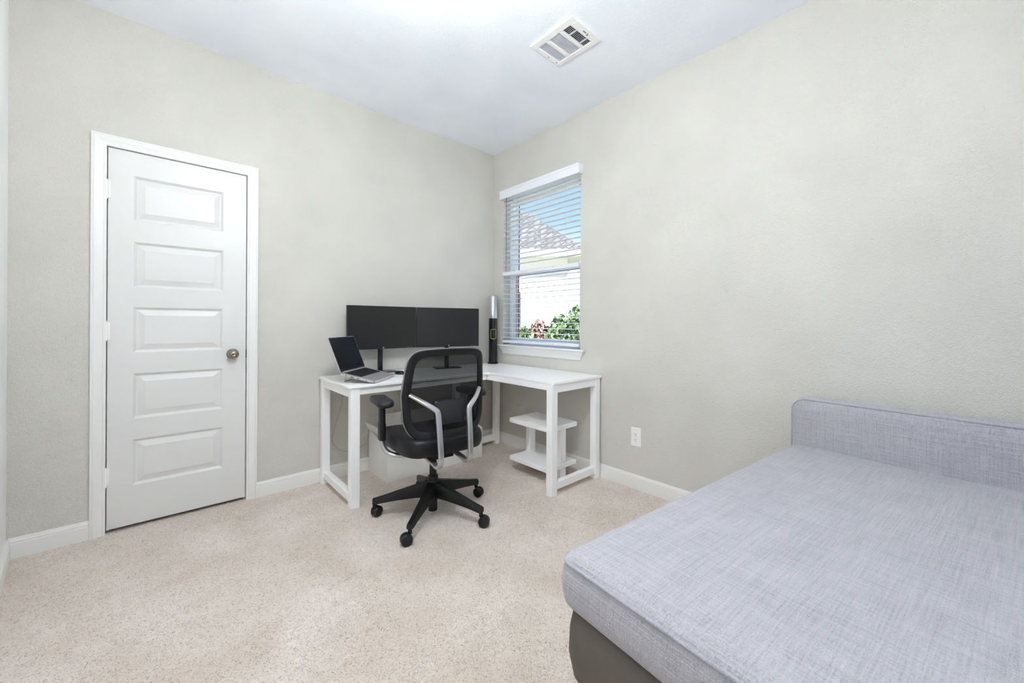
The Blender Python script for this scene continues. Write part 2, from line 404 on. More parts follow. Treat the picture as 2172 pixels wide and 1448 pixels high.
# sill (stool and cove apron)
sill = thing('window_sill', (0, (WY0 + WY1) / 2, .835), 0, 'white window sill with cove apron under the blinds', kind='structure')
sl = sill.location
b = MB(); b.box(Vector((-.045, -1.118, .905)) - sl, Vector((-.0005, -.118, .920)) - sl); b.box(Vector((-.0005, WY0, .905)) - sl, Vector((.088, WY1, .920)) - sl)
b.build('sill_board', 'trim_white', sill, bevel=.003)
b = MB(); rs = []
for dx, z, ends in ((.036, .9049, .0), (.033, .895, .004), (.026, .880, .012), (.019, .866, .022), (.014, .854, .030), (.012, .840, .034), (.008, .835, .036)):
    y0, y1 = -1.108 + ends, -.128 - ends
    rs.append([Vector(q) - sl for q in ((0, y0, z), (-dx, y0, z), (-dx, y1, z), (0, y1, z))])
b.rings(rs); b.build('apron', 'trim_white', sill, smooth=50)

# ------------------------------------------------------------------ window blind
BX = .012     # slat centre distance
blind = thing('window_blind', (0, (WY0 + WY1) / 2, .94), 0, 'white slatted wooden blind hanging in the window', 'blind')
bl = blind.location
def bb(mb, a, c, mi=0): mb.box(Vector(a) - bl, Vector(c) - bl, mi)
b = MB()
VY0, VY1, VZ0, VZ1 = -1.078, -.158, 2.268, 2.345
VY1 = -.15
prof = [(-.050, VZ0), (-.050, VZ0 + .012), (-.047, VZ0 + .018), (-.047, VZ1 - .022), (-.052, VZ1 - .014), (-.052, VZ1), (-.040, VZ1), (-.038, VZ0)]
b.rings([[Vector((x, y, z)) - bl for x, z in prof] for y in (VY0, VY1)])
bb(b, (-.040, VY0, VZ0), (-.001, VY0 + .012, VZ1)); bb(b, (-.040, VY1 - .012, VZ0), (-.001, VY1, VZ1))
b.build('valance', 'blind_white', blind)
b = MB(); bb(b, (-.03, WY0 + .006, 2.275), (.045, WY1 - .006, 2.328)); b.build('head_rail', 'blind_white', blind)
SY0, SY1 = WY0 + .008, WY1 - .008
b = MB(); sec = []
w = .050; tk = .0028
sec = [(-w / 2, -.0012), (-w / 4, .0004), (0, .0010), (w / 4, .0004), (w / 2, -.0012), (w / 2, -.0012 + tk), (w / 4, .0004 + tk), (0, .0010 + tk), (-w / 4, .0004 + tk), (-w / 2, -.0012 + tk)]
b.rings([[(x, y, z) for x, z in sec] for y in (SY0 - wl.y, SY1 - wl.y)])
sm = b.mesh('slat'); sm.materials.append(MATS['blind_white'])
PITCH = .0445
zlist = [2.236 - PITCH * i for i in range(14)] + [1.520 - PITCH * i for i in range(13)]
for z in zlist: place('slat', sm, blind, (BX, 0, z - bl.z), (0, math.radians(-2), 0))
b = MB(); bb(b, (BX - .030, SY0, 1.560), (BX + .026, SY1, 1.592)); b.build('middle_rail', 'blind_white', blind, bevel=.003)
b = MB(); bb(b, (BX - .026, SY0, .938), (BX + .026, SY1, .962)); br = b.build('bottom_rail', 'blind_white', blind, bevel=.003)
for y in (-.42, -.80):
    for zz, xx in ((1.578, BX - .031), (.950, BX - .027)):
        b = MB(); b.lathe([(.001, -.001), (.006, -.001), (.006, .002), (.001, .002)], Vector((xx, y, zz)) - bl, 'x', 12); b.build('rail_plug', 'cord_white', blind)
for y in (-.30, -.61, -.92):
    b = MB()
    for xo in (-.0262, .0262):
        bb(b, (BX + xo - .0006, y - .0006, .962), (BX + xo + .0006, y + .0006, 2.275))
    b.build('ladder_cord', 'cord_white', blind)
b = MB(); b.cyl(Vector((-.028, -.222, 2.285)) - bl, Vector((-.028, -.222, 1.60)) - bl, .0028, n=8); b.cyl(Vector((-.028, -.222, 2.29)) - bl, Vector((-.028, -.222, 2.27)) - bl, .006, n=8)
b.build('tilt_wand', 'print_grey', blind)

# ------------------------------------------------------------------ outlet
ol = thing('wall_outlet', (0, -1.543, .350), 0, 'white duplex electrical outlet on the wall right of the desk', 'outlet')
b = MB(); rs = []
for ins, x in ((0, 0), (0, -.0025), (.004, -.0055)):
    rs.append([(x, -.0375 + ins, -.064 + ins), (x, .0375 - ins, -.064 + ins), (x, .0375 - ins, .064 - ins), (x, -.0375 + ins, .064 - ins)])
b.rings(rs); b.build('cover_plate', 'plate_white', ol)
for zc in (.0195, -.0195):
    b = MB(); b.rings([[(x, p[0], zc + p[1]) for p in rrect(.034, .029, .009)] for x in (-.0054, -.0072)]); so = b.build('socket', 'plate_white', ol)
    b = MB(); b.box((-.0077, .0065 - .0012, zc - .001), (-.0071, .0065 + .0012, zc + .008)); b.box((-.0077, -.0065 - .0012, zc), (-.0071, -.0065 + .0012, zc + .0075))
    b.lathe([(.0005, -.0077), (.003, -.0077), (.003, -.0071), (.0005, -.0071)], (0, 0, zc - .008), 'x', 10)
    b.build('socket_slots', 'slot_dark', so)
b = MB(); b.lathe([(.0005, -.0068), (.003, -.0068), (.003, -.005), (.0005, -.005)], (0, 0, 0), 'x', 10); b.build('screw', 'plate_white', ol)

# ------------------------------------------------------------------ ceiling vent
vx0, vx1, vy0, vy1 = -.812, -.552, -1.634, -1.318
vent = thing('ceiling_vent', ((vx0 + vx1) / 2, (vy0 + vy1) / 2, CH), 0, 'white metal air vent with three louvre banks on the ceiling', 'vent')
vc = vent.location
def vb(mb, a, c): mb.box(Vector(a) - vc, Vector(c) - vc)
bx0, bx1 = -.770, -.584
banks = [(-1.587, -1.532), (-1.508, -1.430), (-1.407, -1.349)]
b = MB(); zt, zb = CH, CH - .010
ys = [vy0] + [v for k in banks for v in k] + [vy1]
vb(b, (vx0, vy0, zb), (bx0, vy1, zt)); vb(b, (bx1, vy0, zb), (vx1, vy1, zt))
for i in range(0, 8, 2): vb(b, (bx0, ys[i], zb), (bx1, ys[i + 1], zt))
b.build('vent_frame', 'plate_white', vent, bevel=.003)
b = MB(); vb(b, (bx0, banks[0][0], CH - .0012), (bx1, banks[2][1], CH - .0002)); b.build('duct_shade', 'shade_black', vent)  # no real hole: near-black sheet paints the duct's darkness behind the blades
blade = MB().box((bx0 - vc.x, -.0045, -.0005), (bx1 - vc.x, .0045, .0005)).mesh('blade')
for k, (y0, y1) in enumerate(banks):
    n = (6, 10, 8)[k]; me = blade if k else blade.copy()
    if not me.materials: me.materials.append(MATS['grille_grey'])
    for i in range(n):
        y = y0 + (y1 - y0) * (i + .5) / n
        place('blade', me, vent, (0, y - vc.y, -.0055), (math.radians((58, 20, 20)[k]), 0, 0))
for k, (y0, y1) in enumerate(banks[:1]):
    for fx in (.3, .8):
        b = MB(); xx = bx0 + (bx1 - bx0) * fx; vb(b, (xx - .0025, y0, CH - .008), (xx + .0025, y1, CH - .003)); b.build('cross_bar', 'grille_grey', vent)
for x in (-.668, -.594):
    b = MB(); b.lathe([(.0005, -.0115), (.004, -.011), (.0045, -.0095), (.0005, -.0095)], Vector((x, -1.334, CH)) - vc, 'z', 10); b.build('screw', 'print_grey', vent)
b = MB(); vb(b, (-.688, -1.613, CH - .0106), (-.662, -1.606, CH - .0098)); vb(b, (-.655, -1.614, CH - .017), (-.650, -1.604, CH - .0098)); b.build('damper_lever', 'print_grey', vent)

# ------------------------------------------------------------------ ceiling lamp (just above the frame)
lamp = thing('ceiling_lamp', (-1.92, -2.06, CH), 0, 'frosted globe pendant lamp hanging from the ceiling just above the view', 'lamp')
b = MB(); b.lathe([(.001, 0), (.070, 0), (.070, -.012), (.055, -.022), (.010, -.026), (.010, -.265), (.050, -.269), (.055, -.285), (.001, -.285)], n=36); b.build('lamp_base', 'plate_white', lamp, smooth=40)
b = MB(); b.lathe([(.16 * math.cos(a) + .0005, -.431 + .150 * math.sin(a)) for a in (math.radians(d) for d in range(82, -91, -8))], n=36); b.build('lamp_globe', 'lamp_glass', lamp, smooth=60)

# ------------------------------------------------------------------ corner desk
DZ = .742
desk = thing('corner_desk', (-.8, -.35, 0), 0, 'white L-shaped corner desk carrying the monitors', 'desk')
dl = desk.location
def dbox(name, a, c, bev=.003):
    b = MB(); b.box(Vector(a) - dl, Vector(c) - dl); return b.build(name, 'desk_white', desk, bevel=bev)
TX0, TY0, IX, IY, TY1 = -1.580, -.588, -.528, -.566, -1.268
out_ = [(TX0, -.018), (TX0, TY0), (IX - .03, TY0 + .004), (IX, TY0 - .026), (IX - .002, TY1), (-.010, TY1), (-.010, -.018)]
b = MB(); b.rings([[Vector((x, y, z)) - dl for x, y in out_] for z in (DZ - .018, DZ)]); b.build('desk_top', 'desk_white', desk, bevel=.003)
LT = DZ - .0182
def leg(x0, x1, y0, y1, z1=None): return dbox('leg', (x0, y0, 0), (x1, y1, z1 or LT))
leg(-1.562, -1.508, -.580, -.530); leg(-1.572, -1.520, -.070, -.022)            # left end frame
leg(-.540, -.486, -1.262, -1.212); leg(-.072, -.020, -1.262, -1.212)             # near end of the short wing
leg(-.090, -.040, -.160, -.110); leg(-.540, -.490, -.160, -.110)                 # far end of the short wing
dbox('rail', (-1.560, -.530, .035), (-1.520, -.070, .085)); dbox('rail', (-.486, -1.255, .035), (-.072, -1.217, .085)); dbox('rail', (-.490, -.155, .035), (-.090, -.117, .085))
AZ0 = LT - .055
dbox('apron', (-1.564, -.530, AZ0), (-1.540, -.070, LT)); dbox('apron', (-1.508, -.570, AZ0 + .012), (-.527, -.552, LT)); dbox('apron', (-.526, -1.212, AZ0 + .012), (-.506, -.552, LT))
dbox('apron', (-.486, -1.258, AZ0), (-.072, -1.236, LT)); dbox('apron', (-1.520, -.045, AZ0), (-.090, -.028, LT)); dbox('apron', (-.040, -1.212, AZ0), (-.022, -.110, LT))

st = thing('shelf_stand', (-.27, -.925, 0), 0, 'small white two-tier shelf stand under the short desk wing', 'shelf')
def sbox(name, a, c):
    b = MB(); b.box(Vector(a) - st.location, Vector(c) - st.location); return b.build(name, 'desk_white', st, bevel=.004)
sbox('shelf', (-.424, -1.134, .366), (-.122, -.722, .400)); sbox('shelf', (-.432, -1.128, .088), (-.122, -.736, .120))
sbox('post', (-.262, -.782, 0), (-.200, -.738, .3659)); sbox('post', (-.292, -1.124, 0), (-.236, -1.084, .3659))

# ------------------------------------------------------------------ white box under the desk
bxo = thing('storage_box', (-.80, -.18, 0), 0, 'open white storage box with raised flaps under the desk', 'box')
X0, X1, Y0, Y1, BH = -.425, .412, -.160, .158, .245
b = MB(); t_ = .006
def tray(z, i): return [(X0 + i, Y0 + i, z if z < BH else BH), (X1 - i, Y0 + i, z if z < BH else BH), (X1 - i, Y1 - i, z if z < BH else BH + .06), (X0 + i, Y1 - i, z if z < BH else BH + .06)]
b.rings([tray(0, 0), tray(BH, 0), tray(BH, t_), tray(t_, t_)])
b.build('box_body', 'box_white', bxo)
b = MB(); z0 = BH + .06
p0 = [(X0, Y0 + .01, z0), (X0, Y1, z0), (X0 - .035, Y1, z0 + .065), (X0 - .035, Y0 + .12, z0 + .065)]
b.rings([p0, [(x + .005, y, z + .003) for x, y, z in p0]]); b.build('side_flap', 'box_white', bxo)
b = MB(); p0 = [(X0 + .11, Y1 - .006, z0), (X1 - .02, Y1 - .006, z0), (X1 - .02, Y1 - .012, z0 + .105), (X0 + .11, Y1 - .012, z0 + .105)]
b.rings([p0, [(x, y + .005, z) for x, y, z in p0]]); b.build('back_flap', 'box_white', bxo)

# ------------------------------------------------------------------ monitors
def monitor(loc, rz, label, foot_rot=0):
    t = thing('monitor', loc, rz, label, 'monitor', 'monitors on the desk')
    Wm, Hm, zb = .534, .320, .180
    b = MB(); b.box((-Wm / 2, -.012, zb), (Wm / 2, .012, zb + Hm)); b.build('casing', 'bezel', t, bevel=.003)
    b = MB(); rs = []
    b.box((-Wm / 2 + .09, .012, zb + .05), (Wm / 2 - .09, .034, zb + Hm - .05)); b.build('rear_housing', 'black_plastic', t, bevel=.008)
    b = MB(); b.box((-Wm / 2 + .009, -.0130, zb + .019), (Wm / 2 - .009, -.0119, zb + Hm - .009)); b.build('screen', 'screen', t)
    b = MB(); b.cyl((0, -.0135, zb + .0095), (0, -.0119, zb + .0095), .0055, n=14); b.build('logo_badge', 'silver', t)
    b = MB()
    for k in range(4): b.box((Wm / 2 - .075 + k * .014, -.0128, zb + .004), (Wm / 2 - .067 + k * .014, -.0119, zb + .008))
    b.build('control_buttons', 'print_grey', t)
    b = MB(); b.box((-.017, .036, .010), (.017, .056, zb + .16)); b.box((-.014, .030, zb + .08), (.014, .040, zb + .15)); b.build('stand_pole', 'black_gloss', t, bevel=.003)
    b = MB(); b.box((-.11, -.022, 0), (.11, .088, .010)); b.build('stand_foot', 'black_gloss', t, bevel=.004)
    return t
monitor((-1.162, -.118, DZ + .0003), 0, 'black computer monitor with its screen off, standing behind the open laptop')
monitor((-.630, -.190, DZ + .0003), math.radians(-15), 'black computer monitor with its screen off, angled, next to the slim silver and black tower')

# ------------------------------------------------------------------ laptop
ang = .75
lp = thing('laptop', (-1.306, -.477, DZ + .002), ang, 'open silver laptop with raised rear on the desk end', 'laptop')
LW, LD, LTH = .332, .227, .016
tilt = math.radians(12.0)
M1 = Matrix.Rotation(tilt, 4, 'X')            # base rises towards the hinge (+y local)
b = MB(); b.rings([[M1 @ Vector((x, y + LD / 2, z)) for x, y in rrect(LW, LD, .012)] for z in (.001, .004, LTH - .002, LTH)]); lb = b.build('laptop_base', 'laptop_silver', lp, smooth=40)
b = MB(); b.box((-LW / 2 + .022, .098, LTH), (LW / 2 - .022, .212, LTH + .0006), M=M1); b.build('keyboard_well', 'bezel', lb)
kb = MB()
for r in range(6):
    nk = 14; y0 = .1005 + r * .0184
    for c in range(nk):
        x0 = -LW / 2 + .0245 + c * (LW - .049) / nk
        if r == 0 and 4 <= c <= 8:
            if c == 4: kb.box((x0, y0, LTH + .0005), (x0 + 5 * (LW - .049) / nk - .003, y0 + .0155, LTH + .002), M=M1)
            continue
        kb.box((x0, y0, LTH + .0005), (x0 + (LW - .049) / nk - .003, y0 + .0155, LTH + .002), M=M1)
ko = kb.build('keys', 'key', lb); ko['kind'] = 'stuff'
b = MB(); b.box((-.055, .012, LTH), (.055, .085, LTH + .0005), M=M1); b.build('touchpad', 'laptop_silver', lb, bevel=.0004)
for y, l in ((.05, .006), (.10, .013), (.135, .022), (.18, .010)):
    b = MB(); b.box((-LW / 2 - .0006, y, .005), (-LW / 2 + .002, y + l, .010), M=M1); b.build('side_port', 'slot_dark', lb)
hp = M1 @ Vector((0, LD - .004, LTH))
M2 = Matrix.Translation(hp) @ Matrix.Rotation(math.radians(-21.5), 4, 'X')
LH = .234
b = MB(); b.rings([[M2 @ Vector((x, y, z + LH / 2)) for x, z in rrect(LW, LH, .012)] for y in (-.001, .0055)]); lid = b.build('laptop_lid', 'laptop_silver', lp, smooth=40)
b = MB(); b.rings([[M2 @ Vector((x, y, z + LH / 2)) for x, z in rrect(LW - .006, LH - .006, .009)] for y in (-.0015, -.0009)]); b.build('laptop_bezel', 'bezel', lid)
b = MB(); b.box((-LW / 2 + .010, -.0020, .022), (LW / 2 - .010, -.0014, LH - .012), M=M2); b.build('laptop_display', 'laptop_screen', lid)
b = MB(); b.cyl(M2 @ Vector((-LW / 2 + .03, 0, 0)), M2 @ Vector((LW / 2 - .03, 0, 0)), .006, n=12); b.build('hinge_bar', 'laptop_silver', lp, smooth=40)
b = MB()
for s in (-1, 1):
    pA = M1 @ Vector((s * .12, LD - .02, 0)); b.cyl((pA.x, pA.y, pA.z), (pA.x, pA.y + .012, 0), .003, n=8)
b.cyl((-.12, (M1 @ Vector((0, LD - .02, 0))).y + .012, .003), (.12, (M1 @ Vector((0, LD - .02, 0))).y + .012, .003), .003, n=8)
b.build('riser_foot', 'silver', lp)

# mouse
ms = thing('computer_mouse', (-1.095, -.262, DZ), math.radians(20), 'small black computer mouse beside the laptop', 'mouse')
b = MB(); rs = []
for k in range(6):
    a = math.radians(90 * k / 5.3); s_ = math.cos(a) ** .6
    rs.append([(.025 * s_ * sgnpow(math.cos(t), .8), .042 * s_ * sgnpow(math.sin(t), .8), .022 * math.sin(a) + .002) for t in (2 * math.pi * q / 24 for q in range(24))])
rs.insert(0, [(x, y, 0) for x, y, z in rs[0]])
b.rings(rs); mbody = b.build('mouse_body', 'black_plastic', ms, smooth=50)
b = MB(); b.cyl((-.0025, .020, .0185), (.0025, .020, .0185), .005, n=12); b.build('scroll_wheel', 'grey_trim', ms)

# slim tower
tw = thing('tabletop_tower', (-.088, -.112, DZ), math.radians(-45), 'slim round tower, silver above and black below, standing in the desk corner', 'tower')
b = MB(); b.lathe([(.001, 0), (.049, 0), (.050, .004), (.048, .010), (.042, .012), (.001, .012)], n=36); b.build('tower_base', 'black_plastic', tw, smooth=40)
b = MB(); b.lathe([(.001, .0121), (.040, .0121), (.040, .421), (.001, .421)], n=40); b.build('black_body', 'black_gloss', tw, smooth=40)
b = MB(); b.lathe([(.001, .4212), (.041, .4212), (.041, .628), (.037, .633), (.001, .633)], n=40); b.build('silver_head', 'silver', tw, smooth=40)
path = []
for x, z in rrect(.046, .088, .010, 4):
    x += .006; path.append((x, -math.sqrt(max(1e-6, .0405 ** 2 - min(abs(x), .040) ** 2)) - .0006, z + .275))
b = MB(); b.tube(path, .0028, 6, closed=True); b.build('button_ring', 'gold', tw, smooth=60)

# cables on the wall under the desk
b = MB(); b.tube(cr([(-1.40, -.006, .70), (-1.425, -.006, .52), (-1.47, -.008, .36), (-1.485, -.008, .27), (-1.44, -.008, .20), (-1.36, -.010, .17), (-1.24, -.010, .20)], 8), .0016, 6)
o = b.build('power_cable', 'grey_cable', smooth=60); tag(o, 'thin grey cable looping down the wall behind the left desk leg', 'cable')
b = MB(); b.tube(cr([(-1.02, -.018, .66), (-1.015, -.012, .62), (-.985, -.007, .55), (-.955, -.007, .50), (-.95, -.007, .46)], 8), .0016, 6)
o = b.build('power_cable', 'grey_cable', smooth=60); tag(o, 'thin grey cable hanging under the desk beside the chair arm', 'cable')

# ------------------------------------------------------------------ office chair (local +y = facing direction)
ch = thing('office_chair', (-1.213, -.932, 0), math.radians(-5), 'black mesh-back office chair with silver back supports', 'chair')
ROT = math.radians(-5)
# star base
b = MB(); b.lathe([(.001, .098), (.045, .098), (.050, .115), (.050, .150), (.040, .178), (.030, .200), (.001, .200)], n=28); b.build('hub', 'black_plastic', ch, smooth=40)
b = MB(); b.cyl((0, 0, .022), (0, 0, .0979), .026, n=22); b.build('column_housing', 'black_plastic', ch, smooth=40); b = MB(); b.cyl((0, 0, .2001), (0, 0, .225), .032, .028, n=22); b.cyl((0, 0, .225), (0, 0, .375), .021, n=20); b.build('gas_column', 'black_plastic', ch, smooth=40)
def legsec(w, h):
    return [(-w / 2, -h / 2), (w / 2, -h / 2), (w / 2, h * .15), (w * .32, h / 2), (-w * .32, h / 2), (-w / 2, h * .15)]
wheel = MB()
wheel.lathe([(.001, .002), (.027, .002), (.030, .005), (.030, .017), (.027, .021), (.015, .023), (.001, .023)], axis='x', n=24)
wme = wheel.mesh('wheel'); wme.materials.append(MATS['soft_black'])
for k in range(5):
    a = math.radians(3 + 72 * k) - ROT; d = Vector((math.cos(a), math.sin(a), 0)); sd_ = Vector((-d.y, d.x, 0))
    b = MB(); rs = []
    for r, zc, w, h in ((.030, .150, .062, .085), (.10, .140, .052, .066), (.20, .121, .043, .046), (.285, .103, .036, .034), (.322, .095, .034, .032), (.340, .094, .028, .028)):
        rs.append([d * r + sd_ * p + Vector((0, 0, zc + q)) for p, q in legsec(w, h)])
    b.rings(rs); b.build('base_leg', 'black_plastic', ch, smooth=35)
    cp_ = d * .330
    b = MB(); b.cyl(cp_ + Vector((0, 0, .056)), cp_ + Vector((0, 0, .085)), .011, n=14)
    sw = math.radians((20, 70, -35, 40, 110)[k]); q = Matrix.Rotation(a + sw, 3, 'Z'); off = q @ Vector((0, -.018, 0))
    hood = []
    for x in (-.0045, .0045):
        hood.append([cp_ + off + q @ Vector((x, .030 * math.cos(t), .031 + .030 * math.sin(t))) for t in (math.radians(v) for v in range(-20, 201, 20))])
    b.rings(hood)
    cas = b.build('caster', 'black_plastic', ch, smooth=40)
    for s in (1, -1):
        wo_ = place('wheel', wme, cas, cp_ + off + Vector((0, 0, .0305)), (0, 0, a + sw + (0 if s > 0 else math.pi)))
for p in wme.polygons: p.use_smooth = True
wme.set_sharp_from_angle(angle=math.radians(40))
# mechanism
b = MB(); b.box((-.075, -.11, .352), (.075, .11, .392)); b.box((-.14, -.055, .365), (.14, .045, .388)); b.cyl((.075, .03, .37), (.20, .05, .362), .006, n=8); b.cyl((-.075, -.04, .372), (-.13, -.05, .366), .006, n=8); b.build('tilt_mechanism', 'black_plastic', ch, bevel=.006)
# seat
b = MB(); rs = []
hw, hd = .250, .245
for s_, z in ((.70, .392), (.88, .394), (.955, .402), (.995, .425), (1.0, .448), (.99, .468), (.965, .482), (.91, .491), (.78, .494), (.5, .490), (.2, .487)):
    ring = []
    for q in range(56):
        t = 2 * math.pi * q / 56; ex_ = 2 / 5.2
        x, y = hw * s_ * sgnpow(math.cos(t), ex_), hd * s_ * sgnpow(math.sin(t), ex_)
        dz = -.035 * max(0, (y - .12) / .125) ** 2 + .010 * (x / hw) ** 2 * (1 if z > .46 else 0)
        ring.append((x * (1 - .05 * max(0, -y / hd)), y + .015, z + dz + .012))
    rs.append(ring)
b.rings(rs); b.build('seat', 'black_leather', ch, smooth=60)
# back surface
BZ0, BZ1 = .500, .972
def wv_(v): return .205 + .048 * math.sin(math.pi * min(1, v / .86) ** .9) * (1 if v < .43 else 1) - .0 * v if v < .43 else .253 - .030 * ((v - .43) / .57) ** 1.2
def by(u, v): return -.205 + .030 * math.sin(math.pi * v * .9) - .055 * max(0, v - .35) ** 1.1 + .045 * u * u
def BP_(u, v): return Vector((wv_(v) * u, by(u, v), BZ0 + (BZ1 - BZ0) * v + .012 * (1 - u * u) * (1 if v > .5 else -1) * abs(2 * v - 1)))
def loop(su, sv, dv=0, n=72, e=8.5):
    pts = []
    for q in range(n):
        t = 2 * math.pi * q / n; u = sgnpow(math.cos(t), 2 / e) * su; v = .5 + dv + .5 * sgnpow(math.sin(t), 2 / e) * sv
        pts.append((u, v))
    return pts
lo_, li_ = loop(1, 1), loop(.835, .825, .008)
rs = []
def off3(uv, d): return BP_(*uv) + Vector((0, d, 0))
for q in range(72):
    o1, i1 = lo_[q], li_[q]; mid = ((o1[0] * .9 + i1[0] * .1), (o1[1] * .9 + i1[1] * .1))
    rs.append([off3(o1, -.004), off3(mid, -.012), off3(((o1[0] + i1[0]) / 2, (o1[1] + i1[1]) / 2), -.014), off3(i1, -.006), off3(i1, .004), off3(mid, .016), off3(o1, .012)])
b = MB(); b.rings(rs, closed_path=True); b.build('back_frame', 'black_plastic', ch, smooth=45)
rs = []
for q in range(72):
    o1 = lo_[q]; P = BP_(*o1); C = BP_(0, .5); n_ = (P - C); n_.y = 0; n_.normalize()
    rs.append([P + n_ * .0005 + Vector((0, -.002, 0)), P + n_ * .0035 + Vector((0, .0, 0)), P + n_ * .0035 + Vector((0, .010, 0)), P + n_ * .0005 + Vector((0, .013, 0))])
b = MB(); b.rings(rs, closed_path=True); b.build('back_edge_highlight', 'grey_trim', ch, smooth=45)  # grey loop puts the highlight on the frame's edge into the colour
b = MB(); nu, nv = 22, 26; vs = []; fs = []
lm = loop(.86, .85, .008)
rings_ = []
for k in range(1, 11):
    s_ = k / 10; rings_.append([BP_(u * s_, .508 + (v - .508) * s_) for u, v in lm])
b.rings(rings_, caps=False); nC = len(b.v); b.v.append(tuple(BP_(0, .508)))
for j in range(72): b.f.append((nC, j, (j + 1) % 72)); b.mi.append(0)
b.build('back_mesh', 'mesh_black', ch, smooth=60)
# lumbar pad
b = MB(); rs = []
for d_y, s_ in ((-.012, .90), (-.018, 1.0), (-.030, 1.0), (-.036, .93)):
    ring = []
    for x, z in rrect(.185 * s_, .125 * s_, .018): ring.append(BP_(x / .25, .30 + z / (BZ1 - BZ0)) + Vector((0, d_y + .004, 0)))
    rs.append(ring)
b.rings(rs); b.build('lumbar_pad', 'soft_black', ch, smooth=40)
# silver back supports
for s in (-1, 1):
    pts = [Vector((s * .215, by(.85, .50) - .012, .742)), Vector((s * .16, -.214, .704)), Vector((s * .106, -.240, .664)), Vector((s * .095, -.247, .645)), Vector((s * .093, -.252, .615)), Vector((s * .092, -.262, .55)),
           Vector((s * .090, -.272, .46)), Vector((s * .089, -.276, .405)), Vector((s * .089, -.262, .372)), Vector((s * .089, -.230, .358)), Vector((s * .089, -.18, .366)), Vector((s * .086, -.08, .376))]
    pth = cr(pts, 6); n = len(pth); scl = [.72 + .28 * min(1, i / 14) for i in range(n)]
    b = MB(); b.sweep(pth, rrect(.030, .019, .006, 3), scale=scl, lock=(1, 0, 0)); b.build('back_support', 'silver', ch, smooth=40)
# armrests
for s in (-1, 1):
    arm = MB(); arm.sweep(cr([(s * .10, -.02, .386), (s * .20, -.01, .384), (s * .258, .022, .400), (s * .282, .042, .440), (s * .286, .050, .490)], 6), rrect(.042, .020, .008, 3), upv=(0, 0, 1)); ao = arm.build('armrest', 'silver', ch, smooth=40)
    b = MB(); b.rings([[(s * .287 + x, .050 + y, z) for x, y in rrect(.030 * k, .050 * k, .012, 4)] for z, k in ((.470, 1.05), (.475, 1.12), (.560, 1.12), (.565, 1.0), (.672, .95))]); b.build('arm_post', 'black_plastic', ao, smooth=40)
    b = MB(); rs = []
    for z, k in ((.664, .80), (.668, .94), (.680, 1.0), (.692, .97), (.699, .86), (.701, .6)):
        ring = []
        for x, y in rrect(.088, .255, .035, 6):
            px, py = x * k, y * (1 - (1 - k) * .5)
            a = math.radians(-6 * s * -1); ring.append((s * .288 + px * math.cos(a) - py * math.sin(a), .055 + px * math.sin(a) + py * math.cos(a), z + .006 - .004 * (y / .12) ** 2))
        rs.append(ring)
    b.rings(rs); b.build('arm_pad', 'soft_black', ao, smooth=50)

# ------------------------------------------------------------------ sofa (local x: towards the wall, y: along it, origin front left corner on floor)
SR = math.radians(-5.6)
sofa = thing('daybed_sofa', (-1.666, -2.300, 0), SR, 'wide grey woven fabric daybed sofa with low back and dark base', 'sofa')
SD, SLN = 1.508, 1.98            # depth to backrest face, length
def soft_slab(x0, x1, y0, y1, z0, z1, r, crown, nx=28, ny=34):
    # rounded cushion: superellipse cross-section rings in z
    b = MB(); rs = []
    cx, cy, hx, hy = (x0 + x1) / 2, (y0 + y1) / 2, (x1 - x0) / 2, (y1 - y0) / 2
    prof = []
    K = 7
    for k in range(K + 1):
        a = math.pi / 2 * k / K; prof.append((r * (1 - math.sin(a)), z0 + r * .8 * (1 - math.cos(a))))
    prof += [(-.006, (z0 + z1) / 2)]
    for k in range(K + 1):
        a = math.pi / 2 * k / K; prof.append((r * (1 - math.cos(a)), z1 - r * (1 - math.sin(a))))
    ring_n = 14
    def plan(ins, n_c=8):
        R = max(.012, r * .9 - ins * .4); pts = []
        ax, ay = hx - ins, hy - ins
        for qx, qy, a0 in ((1, 1, 0), (-1, 1, 90), (-1, -1, 180), (1, -1, 270)):
            for k in range(n_c + 1):
                a = math.radians(a0 + 90 * k / n_c); pts.append((cx + qx * (ax - R) + R * math.cos(a), cy + qy * (ay - R) + R * math.sin(a)))
        return pts
    rs.append([(x, y, z0) for x, y in plan(r + .05)])
    for ins, z in prof: rs.append([(x, y, z) for x, y in plan(ins)])
    base = plan(r)
    for s_ in (.9, .75, .55, .3, .1):
        c_ = crown * (1 - s_ ** 3)
        rs.append([(cx + (x - cx) * s_, cy + (y - cy) * s_, z1 + c_) for x, y in base])
    b.rings(rs); return b, plan
b, plan = soft_slab(0, SD + .10, -SLN, 0, .405, .552, .038, .012)
seat = b.build('seat_cushion', 'sofa_fabric', sofa, smooth=60)
pp = [(x, y, .552 - .025) for x, y in plan(.002)]
b = MB(); b.tube(pp, .0046, 8, closed=True); b.build('piping', 'piping_fabric', seat, smooth=60)
# dark base below
b = MB(); rs = []
def bplan(ins, n_c=6, R=.05):
    pts = []; x0, x1, y0, y1 = .008 + ins, SD + .13 - ins, -SLN + .02 + ins, -.008 - ins
    for qx, qy, a0 in ((x1 - R, y1 - R, 0), (x0 + R, y1 - R, 90), (x0 + R, y0 + R, 180), (x1 - R, y0 + R, 270)):
        for k in range(n_c + 1):
            a = math.radians(a0 + 90 * k / n_c); pts.append((qx + R * math.cos(a), qy + R * math.sin(a)))
    return pts
for ins, z in ((.10, .230), (.022, .232), (.004, .246), (-.004, .30), (-.002, .36), (.004, .400), (.03, .412)): rs.append([(x, y, z) for x, y in bplan(ins)])
b.rings(rs); b.build('sofa_base', 'base_fabric', sofa, smooth=60)
